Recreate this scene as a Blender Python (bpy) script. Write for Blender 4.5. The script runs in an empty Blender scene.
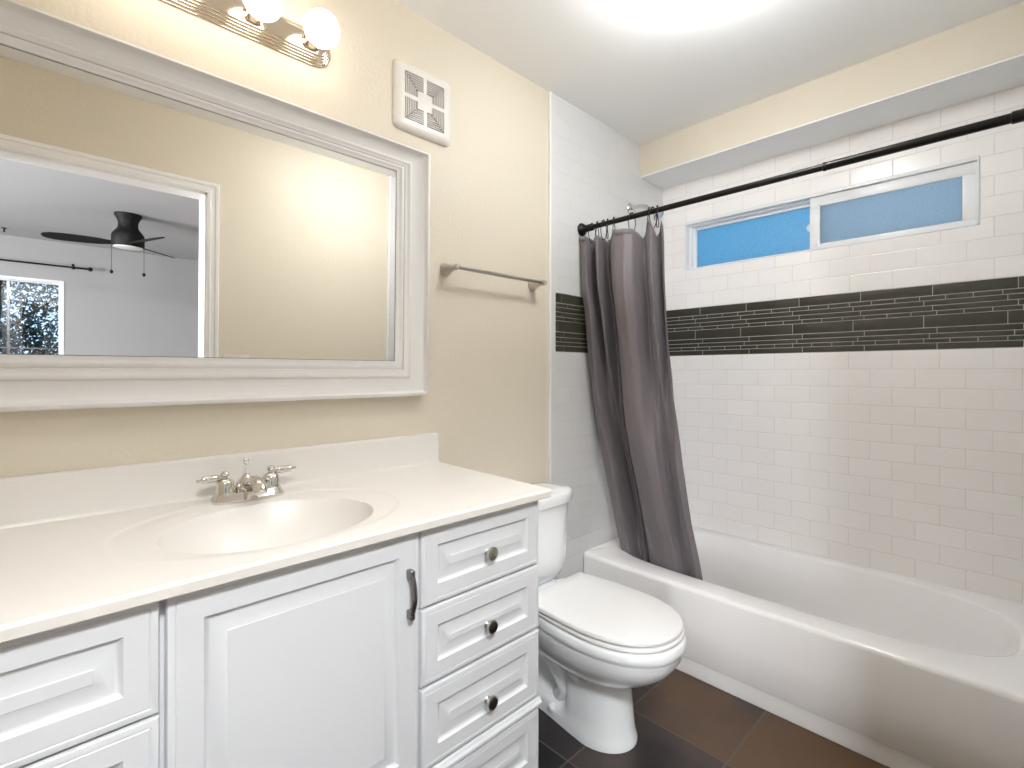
import bpy, bmesh, math, random
from mathutils import Vector, Matrix
random.seed(7)
S = bpy.context.scene
COL = S.collection
# ------------------------------------------------------------------ camera
F_PX, PSI, V0, CAM_H, CAM_D = 493.0, math.radians(45.9), 372.0, 1.21, 1.46
cam_d = bpy.data.cameras.new('camera'); cam = bpy.data.objects.new('camera', cam_d); COL.objects.link(cam)
cam.location = (0, -CAM_D, CAM_H); cam.rotation_euler = (math.radians(90), 0, PSI - math.radians(90))
cam_d.sensor_width = 36; cam_d.lens = F_PX * 36 / 1024; cam_d.shift_y = (V0 - 384) / 1024
cam_d.clip_start = 0.02; cam_d.clip_end = 100
S.camera = cam
# ------------------------------------------------------------------ world, colour
W = bpy.data.worlds.new('sky'); S.world = W; W.use_nodes = True
wb = W.node_tree.nodes['Background']; wb.inputs[0].default_value = (0.48, 0.70, 1.0, 1); wb.inputs[1].default_value = 1.15
S.view_settings.view_transform = 'Standard'; S.view_settings.look = 'None'
S.view_settings.gamma = 1; S.view_settings.use_curve_mapping = False; S.view_settings.exposure = 0.72
try:
    S.cycles.max_bounces = 14; S.cycles.diffuse_bounces = 8; S.cycles.glossy_bounces = 6
except Exception: pass
BULB_E = 5.2
FILL_E = 27.0
BED_FILL_E = 152.0         # radiance of the added bedroom fill lamp's glass
SIDE_FILL_W = 170
# ------------------------------------------------------------------ fill light added outside an unseen opening in the bedroom wall
def area(name, loc, rot, sx, sy, power, color):
    l = bpy.data.lights.new(name, 'AREA'); l.shape = 'RECTANGLE'; l.size = sx; l.size_y = sy; l.energy = power; l.color = color
    o = bpy.data.objects.new(name, l); COL.objects.link(o); o.location = loc; o.rotation_euler = rot; return o
area('side_fill_light', (-3.25, -3.3, 1.45), (0, math.radians(-90), 0), 1.3, 1.5, SIDE_FILL_W, (0.95, 0.97, 1.0))

# ------------------------------------------------------------------ materials
def nt(name):
    m = bpy.data.materials.new(name); m.use_nodes = True
    return m, m.node_tree, m.node_tree.nodes['Principled BSDF']
def mat(name, col, rough=0.5, metal=0.0, bump=0.0, bscale=200, var=0.0, coat=0.0, vscale=6, spec=None, emit=0.0):
    m, t, b = nt(name)
    b.inputs['Base Color'].default_value = (*col, 1); b.inputs['Roughness'].default_value = rough; b.inputs['Metallic'].default_value = metal
    if coat: b.inputs['Coat Weight'].default_value = coat; b.inputs['Coat Roughness'].default_value = 0.05
    if spec is not None: b.inputs['Specular IOR Level'].default_value = spec
    if emit: b.inputs['Emission Color'].default_value = (*col, 1); b.inputs['Emission Strength'].default_value = emit
    tc = t.nodes.new('ShaderNodeTexCoord')
    if var:
        n = t.nodes.new('ShaderNodeTexNoise'); n.inputs['Scale'].default_value = vscale; n.inputs['Detail'].default_value = 4
        t.links.new(tc.outputs['Object'], n.inputs['Vector'])
        r = t.nodes.new('ShaderNodeMix'); r.data_type = 'RGBA'
        r.inputs[6].default_value = (*[c * (1 - var) for c in col], 1); r.inputs[7].default_value = (*[min(1, c * (1 + var)) for c in col], 1)
        t.links.new(n.outputs['Fac'], r.inputs[0]); t.links.new(r.outputs[2], b.inputs['Base Color'])
    if bump:
        n = t.nodes.new('ShaderNodeTexNoise'); n.inputs['Scale'].default_value = bscale; n.inputs['Detail'].default_value = 3
        t.links.new(tc.outputs['Object'], n.inputs['Vector'])
        bp = t.nodes.new('ShaderNodeBump'); bp.inputs['Strength'].default_value = bump; bp.inputs['Distance'].default_value = 0.003
        t.links.new(n.outputs['Fac'], bp.inputs['Height']); t.links.new(bp.outputs[0], b.inputs['Normal'])
    return m
CREAM = (0.665, 0.602, 0.49)
M = {}
M['cream'] = mat('cream_wall_paint', CREAM, 0.6, bump=0.35, bscale=90)
M['ceil'] = mat('white_ceiling_paint', (0.90, 0.90, 0.895), 0.8, bump=0.15, bscale=60)
M['trim'] = mat('white_gloss_trim', (0.82, 0.81, 0.80), 0.35)
M['frame'] = mat('white_mirror_frame_paint', (0.73, 0.715, 0.70), 0.35, bump=0.05, bscale=60)
M['cab'] = mat('white_cabinet_paint', (0.68, 0.69, 0.71), 0.38, bump=0.04, bscale=40)
M['counter'] = mat('cultured_marble', (0.705, 0.675, 0.63), 0.34, var=0.012, vscale=5)
M['porcelain'] = mat('porcelain', (0.87, 0.885, 0.90), 0.07, coat=0.6)
M['seat'] = mat('seat_plastic', (0.78, 0.77, 0.76), 0.16)
M['tub'] = mat('tub_enamel', (0.90, 0.885, 0.88), 0.12)
M['chrome'] = mat('chrome', (0.72, 0.70, 0.66), 0.07, 1.0)
M['fix'] = mat('polished_nickel_fixture', (0.66, 0.57, 0.46), 0.12, 1.0)
M['nickel'] = mat('brushed_nickel', (0.55, 0.52, 0.48), 0.28, 1.0)
M['knobface'] = mat('knob_dark_face', (0.10, 0.095, 0.09), 0.12, 0.9)
M['pewter'] = mat('pewter_handle', (0.25, 0.25, 0.26), 0.25, 1.0)
M['black'] = mat('black_metal', (0.012, 0.011, 0.010), 0.32, 0.6)
M['bronze'] = mat('oiled_bronze', (0.012, 0.010, 0.009), 0.30, 0.6)
M['bulb'] = mat('globe_bulb_glass', (1.0, 0.92, 0.82), 0.3, emit=BULB_E)
M['dome'] = mat('fill_lamp_glass', (0.95, 0.975, 1.0), 0.3, emit=FILL_E)
M['dome2'] = mat('bedroom_fill_glass', (0.94, 0.97, 1.0), 0.3, emit=BED_FILL_E)
M['plastic'] = mat('ivory_plastic', (0.70, 0.67, 0.62), 0.35)
M['dark'] = mat('dark_recess', (0.07, 0.065, 0.06), 0.8)
M['vinyl'] = mat('white_window_vinyl', (0.82, 0.83, 0.84), 0.3)
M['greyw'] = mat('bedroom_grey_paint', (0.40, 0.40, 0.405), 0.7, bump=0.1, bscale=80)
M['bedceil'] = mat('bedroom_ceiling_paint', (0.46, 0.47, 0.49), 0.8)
M['bedfloor'] = mat('bedroom_floor', (0.28, 0.22, 0.17), 0.5, var=0.2)
M['fan'] = mat('fan_black', (0.006, 0.006, 0.006), 0.6, spec=0.25)
M['leaf'] = mat('tree_leaves', (0.035, 0.075, 0.06), 0.6, var=0.5, vscale=9)
M['bark'] = mat('tree_bark', (0.05, 0.045, 0.05), 0.9, var=0.3, vscale=20)
M['grout'] = mat('accent_grout', (0.48, 0.46, 0.42), 0.8)
M['accent'] = mat('dark_glass_tile', (0.050, 0.047, 0.036), 0.22, var=0.10, vscale=10)
M['side'] = mat('cabinet_side', (0.70, 0.71, 0.72), 0.4)
def mirror_mat():
    m, t, b = nt('mirror_silver'); b.inputs['Base Color'].default_value = (0.93, 0.925, 0.90, 1); b.inputs['Metallic'].default_value = 1; b.inputs['Roughness'].default_value = 0.0
    return m
M['mirror'] = mirror_mat()
def tile_mat(name, col, grout, axis, off, zoff, bw=0.1553, rh=0.0793, mortar=0.0016, vertical=False):
    m, t, b = nt(name); N = t.nodes; L = t.links
    tc = N.new('ShaderNodeTexCoord'); sx = N.new('ShaderNodeSeparateXYZ'); L.new(tc.outputs['Object'], sx.inputs[0])
    cx = N.new('ShaderNodeCombineXYZ')
    def sh(sock, o, s=1):
        a = N.new('ShaderNodeMath'); a.operation = 'MULTIPLY_ADD'; L.new(sock, a.inputs[0]); a.inputs[1].default_value = s; a.inputs[2].default_value = o; return a.outputs[0]
    h = sh(sx.outputs['X' if axis == 'x' else 'Y'], off, 1 if axis == 'x' else -1); v = sh(sx.outputs['Z'], zoff)
    if vertical: h, v = v, h
    L.new(h, cx.inputs[0]); L.new(v, cx.inputs[1])
    br = N.new('ShaderNodeTexBrick'); L.new(cx.outputs[0], br.inputs['Vector'])
    br.inputs['Scale'].default_value = 1; br.inputs['Brick Width'].default_value = bw; br.inputs['Row Height'].default_value = rh
    br.inputs['Mortar Size'].default_value = mortar; br.inputs['Mortar Smooth'].default_value = 0.3; br.offset = 0.0 if vertical else 0.5; br.offset_frequency = 2
    br.inputs['Color1'].default_value = (*[c * 1.01 for c in col], 1); br.inputs['Color2'].default_value = (*[c * .985 for c in col], 1); br.inputs['Mortar'].default_value = (*grout, 1)
    br.inputs['Bias'].default_value = 0
    L.new(br.outputs['Color'], b.inputs['Base Color']); b.inputs['Roughness'].default_value = 0.14
    rr = N.new('ShaderNodeMapRange'); L.new(br.outputs['Fac'], rr.inputs[0]); rr.inputs[3].default_value = 0.20; rr.inputs[4].default_value = 0.7; L.new(rr.outputs[0], b.inputs['Roughness'])
    br2 = N.new('ShaderNodeTexBrick'); L.new(cx.outputs[0], br2.inputs['Vector'])
    br2.inputs['Scale'].default_value = 1; br2.inputs['Brick Width'].default_value = bw; br2.inputs['Row Height'].default_value = rh
    br2.inputs['Mortar Size'].default_value = 0.004; br2.inputs['Mortar Smooth'].default_value = 1.0; br2.offset = br.offset; br2.offset_frequency = 2
    no = N.new('ShaderNodeTexNoise'); no.inputs['Scale'].default_value = 14; L.new(tc.outputs['Object'], no.inputs['Vector'])
    ad = N.new('ShaderNodeMath'); ad.operation = 'MULTIPLY_ADD'; L.new(br2.outputs['Fac'], ad.inputs[0]); ad.inputs[1].default_value = -1
    no2 = N.new('ShaderNodeMath'); no2.operation = 'MULTIPLY'; L.new(no.outputs['Fac'], no2.inputs[0]); no2.inputs[1].default_value = 0.5
    L.new(no2.outputs[0], ad.inputs[2])
    bp = N.new('ShaderNodeBump'); bp.inputs['Strength'].default_value = 0.5; bp.inputs['Distance'].default_value = 0.0012
    L.new(ad.outputs[0], bp.inputs['Height']); L.new(bp.outputs[0], b.inputs['Normal'])
    return m
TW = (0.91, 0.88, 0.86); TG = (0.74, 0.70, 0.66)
ZL = 1.301 - 16 * 0.0793; ZU = 1.567
M['tileE_lo'] = tile_mat('subway_tile_back', TW, TG, 'y', -1.231 + 0.1553 * 20, -ZL)
M['tileE_up'] = tile_mat('subway_tile_back_upper', TW, TG, 'y', -1.2345 + 0.1553 * 20.5, -ZU + 0.0793 * 20)
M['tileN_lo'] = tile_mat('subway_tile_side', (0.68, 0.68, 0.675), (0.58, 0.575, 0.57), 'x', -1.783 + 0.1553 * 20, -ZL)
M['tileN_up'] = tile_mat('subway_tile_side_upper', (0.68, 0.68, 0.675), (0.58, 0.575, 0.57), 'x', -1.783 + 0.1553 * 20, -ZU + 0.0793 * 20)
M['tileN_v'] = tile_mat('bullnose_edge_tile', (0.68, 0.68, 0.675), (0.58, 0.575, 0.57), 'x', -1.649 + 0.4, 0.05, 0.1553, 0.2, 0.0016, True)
def floor_mat():
    m, t, b = nt('slate_floor_tile'); N = t.nodes; L = t.links
    tc = N.new('ShaderNodeTexCoord'); mp = N.new('ShaderNodeMapping'); L.new(tc.outputs['Object'], mp.inputs[0])
    P = 0.3465; mp.inputs['Location'].default_value = (-1.192 + P * 10, 0.48 + P * 10, 0)
    br = N.new('ShaderNodeTexBrick'); L.new(mp.outputs[0], br.inputs['Vector']); br.offset = 0; br.offset_frequency = 1
    br.inputs['Scale'].default_value = 1; br.inputs['Brick Width'].default_value = P; br.inputs['Row Height'].default_value = P
    br.inputs['Mortar Size'].default_value = 0.0028; br.inputs['Mortar Smooth'].default_value = 0.2
    br.inputs['Color1'].default_value = (0, 0, 0, 1); br.inputs['Color2'].default_value = (1, 1, 1, 1); br.inputs['Mortar'].default_value = (0.5, 0.5, 0.5, 1)
    n1 = N.new('ShaderNodeTexNoise'); n1.inputs['Scale'].default_value = 3.2; n1.inputs['Detail'].default_value = 6; L.new(tc.outputs['Object'], n1.inputs['Vector'])
    # tiles differ: near the tub they are browner slate, by the vanity blacker slate
    sx = N.new('ShaderNodeSeparateXYZ'); L.new(mp.outputs[0], sx.inputs[0])
    def snap(s):
        a = N.new('ShaderNodeMath'); a.operation = 'DIVIDE'; L.new(s, a.inputs[0]); a.inputs[1].default_value = P
        f = N.new('ShaderNodeMath'); f.operation = 'FLOOR'; L.new(a.outputs[0], f.inputs[0]); return f.outputs[0]
    X, Y = snap(sx.outputs[0]), snap(sx.outputs[1])
    a1 = N.new('ShaderNodeMath'); a1.operation = 'MULTIPLY_ADD'; L.new(X, a1.inputs[0]); a1.inputs[1].default_value = 0.30; a1.inputs[2].default_value = -0.30 * 9.6
    a2 = N.new('ShaderNodeMath'); a2.operation = 'MULTIPLY_ADD'; L.new(Y, a2.inputs[0]); a2.inputs[1].default_value = -0.18; L.new(a1.outputs[0], a2.inputs[2])
    a3 = N.new('ShaderNodeMath'); a3.operation = 'ADD'; L.new(a2.outputs[0], a3.inputs[0]); a3.inputs[1].default_value = 0.18 * 9.0
    a4 = N.new('ShaderNodeMath'); a4.operation = 'MULTIPLY_ADD'; L.new(n1.outputs['Fac'], a4.inputs[0]); a4.inputs[1].default_value = 0.9; L.new(a3.outputs[0], a4.inputs[2])
    cr = N.new('ShaderNodeValToRGB'); L.new(a4.outputs[0], cr.inputs[0])
    e = cr.color_ramp.elements; e[0].position = 0.25; e[0].color = (0.010, 0.010, 0.012, 1); e[1].position = 1.3
    e[1].position = 1.0; e[1].color = (0.105, 0.055, 0.024, 1)
    k = e.new(0.5); k.color = (0.030, 0.022, 0.024, 1)
    k = e.new(0.75); k.color = (0.056, 0.035, 0.028, 1)
    mx = N.new('ShaderNodeMix'); mx.data_type = 'RGBA'; L.new(br.outputs['Fac'], mx.inputs[0]); L.new(cr.outputs[0], mx.inputs[6]); mx.inputs[7].default_value = (0.10, 0.085, 0.07, 1)
    L.new(mx.outputs[2], b.inputs['Base Color'])
    rr = N.new('ShaderNodeMapRange'); L.new(n1.outputs['Fac'], rr.inputs[0]); rr.inputs[3].default_value = 0.25; rr.inputs[4].default_value = 0.45; L.new(rr.outputs[0], b.inputs['Roughness'])
    n2 = N.new('ShaderNodeTexNoise'); n2.inputs['Scale'].default_value = 12; n2.inputs['Detail'].default_value = 8; L.new(tc.outputs['Object'], n2.inputs['Vector'])
    s = N.new('ShaderNodeMath'); s.operation = 'MULTIPLY_ADD'; L.new(br.outputs['Fac'], s.inputs[0]); s.inputs[1].default_value = -0.9; L.new(n2.outputs['Fac'], s.inputs[2])
    bp = N.new('ShaderNodeBump'); bp.inputs['Strength'].default_value = 0.5; bp.inputs['Distance'].default_value = 0.004; L.new(s.outputs[0], bp.inputs['Height']); L.new(bp.outputs[0], b.inputs['Normal'])
    return m
M['floor'] = floor_mat()
def curtain_mat():
    m, t, b = nt('grey_polyester_curtain'); N = t.nodes; L = t.links
    b.inputs['Roughness'].default_value = 0.55; b.inputs['Sheen Weight'].default_value = 0.25
    tc = N.new('ShaderNodeTexCoord'); sx = N.new('ShaderNodeSeparateXYZ'); L.new(tc.outputs['Object'], sx.inputs[0])
    b.inputs['Base Color'].default_value = (0.150, 0.128, 0.136, 1)
    n = N.new('ShaderNodeTexNoise'); n.inputs['Scale'].default_value = 9; n.inputs['Detail'].default_value = 5; L.new(tc.outputs['Object'], n.inputs['Vector'])
    bp = N.new('ShaderNodeBump'); bp.inputs['Strength'].default_value = 0.25; bp.inputs['Distance'].default_value = 0.01; L.new(n.outputs['Fac'], bp.inputs['Height']); L.new(bp.outputs[0], b.inputs['Normal'])
    return m
M['curtain'] = curtain_mat()
def frosted_mat(name, col, scale):
    m, t, b = nt(name); N = t.nodes; L = t.links
    tl = N.new('ShaderNodeBsdfTranslucent'); gl = N.new('ShaderNodeBsdfGlossy'); mx = N.new('ShaderNodeMixShader')
    tc = N.new('ShaderNodeTexCoord'); n = N.new('ShaderNodeTexVoronoi'); n.inputs['Scale'].default_value = scale; L.new(tc.outputs['Object'], n.inputs['Vector'])
    r = N.new('ShaderNodeMix'); r.data_type = 'RGBA'; L.new(n.outputs['Distance'], r.inputs[0])
    r.inputs[6].default_value = (*[c * 1.15 for c in col], 1); r.inputs[7].default_value = (*[c * 0.8 for c in col], 1)
    L.new(r.outputs[2], tl.inputs[0]); gl.inputs['Roughness'].default_value = 0.35
    bp = N.new('ShaderNodeBump'); bp.inputs['Strength'].default_value = 0.6; bp.inputs['Distance'].default_value = 0.002; L.new(n.outputs['Distance'], bp.inputs['Height'])
    L.new(bp.outputs[0], tl.inputs['Normal']); L.new(bp.outputs[0], gl.inputs['Normal'])
    mx.inputs[0].default_value = 0.06; L.new(tl.outputs[0], mx.inputs[1]); L.new(gl.outputs[0], mx.inputs[2])
    L.new(mx.outputs[0], N['Material Output'].inputs[0]); N.remove(b); return m
M['frostL'] = frosted_mat('pebbled_glass', (0.36, 0.58, 0.66), 260)
M['frostR'] = frosted_mat('frosted_glass_behind_screen', (0.56, 0.60, 0.60), 300)
def clear_mat():
    m, t, b = nt('clear_pane'); N = t.nodes; L = t.links
    tr = N.new('ShaderNodeBsdfTransparent'); gl = N.new('ShaderNodeBsdfGlossy'); gl.inputs['Roughness'].default_value = 0.02; mx = N.new('ShaderNodeMixShader'); mx.inputs[0].default_value = 0.05
    L.new(tr.outputs[0], mx.inputs[1]); L.new(gl.outputs[0], mx.inputs[2]); L.new(mx.outputs[0], N['Material Output'].inputs[0]); N.remove(b); return m
M['clear'] = clear_mat()

# ------------------------------------------------------------------ mesh helpers
class MB:
    def __init__(s): s.v = []; s.f = []; s.mi = []; s.cur = 0
    def add(s, vs, fs):
        o = len(s.v); s.v += [tuple(v) for v in vs]; s.f += [tuple(i + o for i in f) for f in fs]; s.mi += [s.cur] * len(fs); return s
    def box(s, a, b, bev=0.0):
        x0, x1 = sorted((a[0], b[0])); y0, y1 = sorted((a[1], b[1])); z0, z1 = sorted((a[2], b[2]))
        if not bev:
            vs = [(x, y, z) for z in (z0, z1) for y in (y0, y1) for x in (x0, x1)]
            return s.add(vs, [(0, 2, 3, 1), (4, 5, 7, 6), (0, 1, 5, 4), (2, 6, 7, 3), (0, 4, 6, 2), (1, 3, 7, 5)])
        bm = bmesh.new(); bmesh.ops.create_cube(bm, size=1)
        for v in bm.verts: v.co = Vector(((x0 + x1) / 2 + v.co.x * (x1 - x0), (y0 + y1) / 2 + v.co.y * (y1 - y0), (z0 + z1) / 2 + v.co.z * (z1 - z0)))
        bmesh.ops.bevel(bm, geom=bm.edges[:], offset=bev, segments=3, profile=0.5, affect='EDGES')
        return s.bm(bm)
    def bm(s, bm):
        bm.verts.index_update(); s.add([v.co[:] for v in bm.verts], [[v.index for v in f.verts] for f in bm.faces]); bm.free(); return s
    def rings(s, rs, closed=True, cap0=True, cap1=True):
        n = len(rs[0]); o = len(s.v); s.v += [tuple(p) for r in rs for p in r]; m = n if closed else n - 1
        F = []
        for i in range(len(rs) - 1):
            for j in range(m):
                k = (j + 1) % n; F.append((o + i * n + j, o + i * n + k, o + (i + 1) * n + k, o + (i + 1) * n + j))
        if cap0: F.append(tuple(o + j for j in reversed(range(n))))
        if cap1: F.append(tuple(o + (len(rs) - 1) * n + j for j in range(n)))
        s.f += F; s.mi += [s.cur] * len(F); return s
    def lathe(s, base, axis, prof, n=32, **k):
        a = Vector(axis).normalized(); u = a.orthogonal().normalized(); w = a.cross(u); b = Vector(base)
        return s.rings([[b + a * h + (u * math.cos(t) + w * math.sin(t)) * max(r, 1e-5) for t in [2 * math.pi * i / n for i in range(n)]] for r, h in prof], **k)
    def tube(s, pts, r, n=12, caps=True, closed=False):
        P = [Vector(p) for p in pts]; R = r if isinstance(r, (list, tuple)) else [r] * len(P); rs = []
        m = len(P); u = None
        for i, p in enumerate(P):
            if closed: t = (P[(i + 1) % m] - P[i - 1]).normalized()
            else: t = (P[min(i + 1, m - 1)] - P[max(i - 1, 0)]).normalized()
            u = t.orthogonal().normalized() if u is None else (u - t * u.dot(t)).normalized()
            w = t.cross(u); rs.append([p + (u * math.cos(a) + w * math.sin(a)) * R[i] for a in [2 * math.pi * k / n for k in range(n)]])
        if closed: rs.append(rs[0]); return s.rings(rs, cap0=False, cap1=False)
        return s.rings(rs, cap0=caps, cap1=caps)
    def sphere(s, c, r, n=24, m=14, sc=(1, 1, 1)):
        rs = []
        for i in range(m + 1):
            a = math.pi * i / m; rr = max(math.sin(a), 1e-4)
            rs.append([(c[0] + sc[0] * r * rr * math.cos(t), c[1] + sc[1] * r * rr * math.sin(t), c[2] - sc[2] * r * math.cos(a)) for t in [2 * math.pi * k / n for k in range(n)]])
        return s.rings(rs)
    def build(s, name, m, parent=None, ang=35, fix=True, loc=None):
        me = bpy.data.meshes.new(name)
        org = Vector(loc) if loc is not None else (parent.matrix_basis.translation.copy() if parent is not None else Vector((0, 0, 0)))
        if parent is not None and parent.parent is not None: org = org + parent.parent.matrix_basis.translation
        me.from_pydata([tuple(Vector(v) - org) for v in s.v], [], s.f)
        for k in (m if isinstance(m, (list, tuple)) else [m]): me.materials.append(k)
        me.polygons.foreach_set('material_index', s.mi)
        if fix:
            bm = bmesh.new(); bm.from_mesh(me); bmesh.ops.remove_doubles(bm, verts=bm.verts, dist=1e-6); bmesh.ops.recalc_face_normals(bm, faces=bm.faces); bm.to_mesh(me); bm.free()
        me.polygons.foreach_set('use_smooth', [True] * len(me.polygons)); me.set_sharp_from_angle(angle=math.radians(ang)); me.update()
        o = bpy.data.objects.new(name, me); COL.objects.link(o)
        if parent is not None: o.parent = parent
        elif loc is not None: o.location = loc
        return o
def thing(name, loc, label, cat, group=None):
    o = bpy.data.objects.new(name, None); COL.objects.link(o); o.location = loc; o.empty_display_size = 0.05
    o['label'] = label; o['category'] = cat
    if group: o['group'] = group
    return o
def tag(o, label, cat, group=None):
    o['label'] = label; o['category'] = cat
    if group: o['group'] = group
    return o
def struct(mb, name, m, **k):
    o = mb.build(name, m, **k); o['kind'] = 'structure'; return o
def lerp(a, b, t): return a + (b - a) * t
def interp(tab, x):
    if x <= tab[0][0]: return tab[0][1]
    for (a, p), (b, q) in zip(tab, tab[1:]):
        if x <= b: return lerp(p, q, (x - a) / (b - a))
    return tab[-1][1]
def smooth(a, b, x):
    t = max(0, min(1, (x - a) / (b - a))); return t * t * (3 - 2 * t)

# ------------------------------------------------------------------ room shell
XW, XE, YS, ZC = -0.30, 2.636, -1.516, 2.455
TE = 1.649                                                   # where the tub tile begins on the vanity wall
SX = 2.387; SZ = 2.275                                       # soffit over the tub
struct(MB().box((XW - .1, YS - .115, -.1), (XE + .15, .12, 0)), 'floor', M['floor'])
struct(MB().box((XW - .1, YS - .115, ZC), (XE + .15, .12, ZC + .1)), 'ceiling', M['ceil'])
mb = MB(); mb.box((XW - .1, 0, 0), (TE, .12, ZC))
mb.cur = 1; mb.box((TE, -.008, 0), (TE + .03, .12, ZC), 0)
mb.cur = 2; mb.box((TE + .0305, -.006, 0), (XE, .12, 1.301))
mb.cur = 3; mb.box((TE + .0305, -.006, 1.567), (XE, .12, ZC))
mb.cur = 4; mb.box((TE + .0305, -.002, 1.301), (XE, .12, 1.567))
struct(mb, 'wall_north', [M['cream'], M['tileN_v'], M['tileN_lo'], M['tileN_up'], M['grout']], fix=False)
struct(MB().box((TE - .010, -.011, 0), (TE - .0005, -.0002, ZC), .002), 'trim_1', M['trim'])
# east (tub) wall with the window hole
WY0, WY1, WZ0, WZ1 = -1.350, -0.142, 1.782, 2.050
mb = MB(); mb.box((XE, YS - .1, 0), (XE + .12, .12, 1.301))
mb.cur = 1; mb.box((XE, WY1, 1.567), (XE + .12, .12, ZC)); mb.box((XE, YS - .1, 1.567), (XE + .12, WY0, ZC))
mb.box((XE, WY0, 1.567), (XE + .12, WY1, WZ0)); mb.box((XE, WY0, WZ1), (XE + .12, WY1, ZC))
mb.cur = 2; mb.box((XE + .003, YS - .1, 1.301), (XE + .12, .12, 1.567))
struct(mb, 'wall_east', [M['tileE_lo'], M['tileE_up'], M['grout']], fix=False)
mb = MB(); mb.box((SX, YS, SZ + .006), (XE - .0005, -.0065, ZC - .0005)); mb.cur = 1; mb.box((SX + .001, YS, SZ), (XE - .0005, -.0065, SZ + .006))
struct(mb, 'trim_2', [M['cream'], M['ceil']], fix=False)
# south wall with the door opening
DX0, DX1, DZ = -0.160, 0.642, 2.080
mb = MB(); mb.box((DX1, YS - .115, 0), (1.70, YS, ZC)); mb.box((XW - .1, YS - .115, 0), (DX0, YS, ZC)); mb.box((DX0, YS - .115, DZ), (DX1, YS, ZC))
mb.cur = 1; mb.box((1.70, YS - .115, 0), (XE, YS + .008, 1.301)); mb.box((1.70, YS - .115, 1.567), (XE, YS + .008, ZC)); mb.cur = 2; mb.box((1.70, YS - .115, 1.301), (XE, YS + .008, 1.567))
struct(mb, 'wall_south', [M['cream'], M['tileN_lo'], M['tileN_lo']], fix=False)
struct(MB().box((1.688, YS, 0), (1.6995, YS + .011, ZC), .002), 'trim_3', M['trim'])
struct(MB().box((XW - .1, YS, 0), (XW, 0, ZC)), 'wall_west', M['cream'])
# accent mosaic: rows of long and short dark glass tiles, period measured along the wall
ROWS = [(.0435, .245, .229), (.0185, .0817, .187), (.0215, .245, .201), (.0215, .245, .229), (.0175, .0817, .160), (.0500, .245, .201),
        (.0235, .245, .243), (.0205, .245, .219), (.0180, .0817, .119), (.0270, .245, .243)]
def accent(name, at, s0, s1, shift=0.0):
    mb = MB(); z = 1.5665; g = .0024
    for h, per, off in ROWS:
        k = math.floor((s0 - off - shift) / per) - 1; a = off + shift + k * per
        while a < s1:
            p, q = max(a + g / 2, s0), min(a + per - g / 2, s1)
            if q - p > .004: at(mb, p, q, z - h + g / 2, z - g / 2)
            a += per
        z -= h * .2655 / .2620
    struct(mb, name, M['accent'], ang=20)
accent('trim_4', lambda mb, p, q, z0, z1: mb.box((XE + .0015, -p, z0), (XE + .004, -q, z1), .0005), .009, 1.505)
accent('trim_5', lambda mb, p, q, z0, z1: mb.box((p, -.0036, z0), (q, -.001, z1), .0005), TE + .0315, XE - .003, .03)
# ledge strip at the foot of the tub and the little baseboards by the toilet
struct(MB().box((1.877, YS + .011, 0), (1.889, -.0075, .066), .003), 'baseboard_east', M['trim'])
struct(MB().box((.998, -.012, 0), (1.638, -.0005, .085), .004), 'baseboard_north', M['trim'])
# door casing (stepped profile) and jambs
mb = MB(); CW = .055
prof = [(0, .004), (0, .012), (.012, .016), (.018, .010), (.034, .012), (.038, .018), (.050, .020), (CW, .016), (CW, .0005)]
pts = [(DX1, 0, 1, 0), (DX1, DZ, 1, 1), (DX0, DZ, -1, 1), (DX0, 0, -1, 0)]
for (ax, az, sx, sz), (bx, bz, tx, tz) in zip(pts, pts[1:]):
    mb.rings([[(ax + sx * w, YS + h, az + sz * w) for w, h in prof], [(bx + tx * w, YS + h, bz + tz * w) for w, h in prof]], closed=False, cap0=False, cap1=False)
mb.box((DX1 - .010, YS - .117, 0), (DX1, YS + .004, DZ)); mb.box((DX0, YS - .117, 0), (DX0 + .010, YS + .004, DZ)); mb.box((DX0, YS - .117, DZ - .010), (DX1, YS + .004, DZ))
pass
struct(mb, 'door_1', M['trim'])

# ------------------------------------------------------------------ tub window (slider, frosted)
WN = MB()
def ringframe(mb, x0, x1, ya, yb, za, zb, w, bev=.002, wb=None, wt=None, wl=None, wr=None):
    wb = w if wb is None else wb; wt = w if wt is None else wt; wl = w if wl is None else wl; wr = w if wr is None else wr
    mb.box((x0, ya, za), (x1, yb, za + wb), bev); mb.box((x0, ya, zb - wt), (x1, yb, zb), bev)
    mb.box((x0, yb - wl, za + wb * .98), (x1, yb, zb - wt * .98), bev); mb.box((x0, ya, za + wb * .98), (x1, ya + wr, zb - wt * .98), bev)
FX = XE - .002
ringframe(WN, FX, FX + .095, WY0 + .001, WY1 - .001, WZ0 + .001, WZ1 - .001, .008, wb=.003, wt=.014)                   # liner
ringframe(WN, FX + .030, FX + .085, WY0 + .009, WY1 - .009, WZ0 + .009, WZ1 - .009, .016, wb=.006)
ringframe(WN, FX + .055, FX + .08, -.80, WY1 - .024, WZ0 + .010, WZ1 - .022, .018, wb=.008)
struct(WN, 'window_1', M['vinyl'])
win = bpy.data.objects['window_1']
sash = MB(); ringframe(sash, FX + .012, FX + .030, WY0 + .008, -.762, WZ0 + .004, WZ1 - .016, .040, .003, wb=.026, wt=.046, wl=.040, wr=.044)
ringframe(sash, FX + .008, FX + .016, -.806, -.798, WZ0 + .02, WZ1 - .05, .004, .001)
sash.build('window_sash', M['vinyl'], win)
MB().box((FX + .018, -1.310, WZ0 + .024), (FX + .022, -.800, WZ1 - .052)).build('window_pane', M['frostR'], win)
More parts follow.
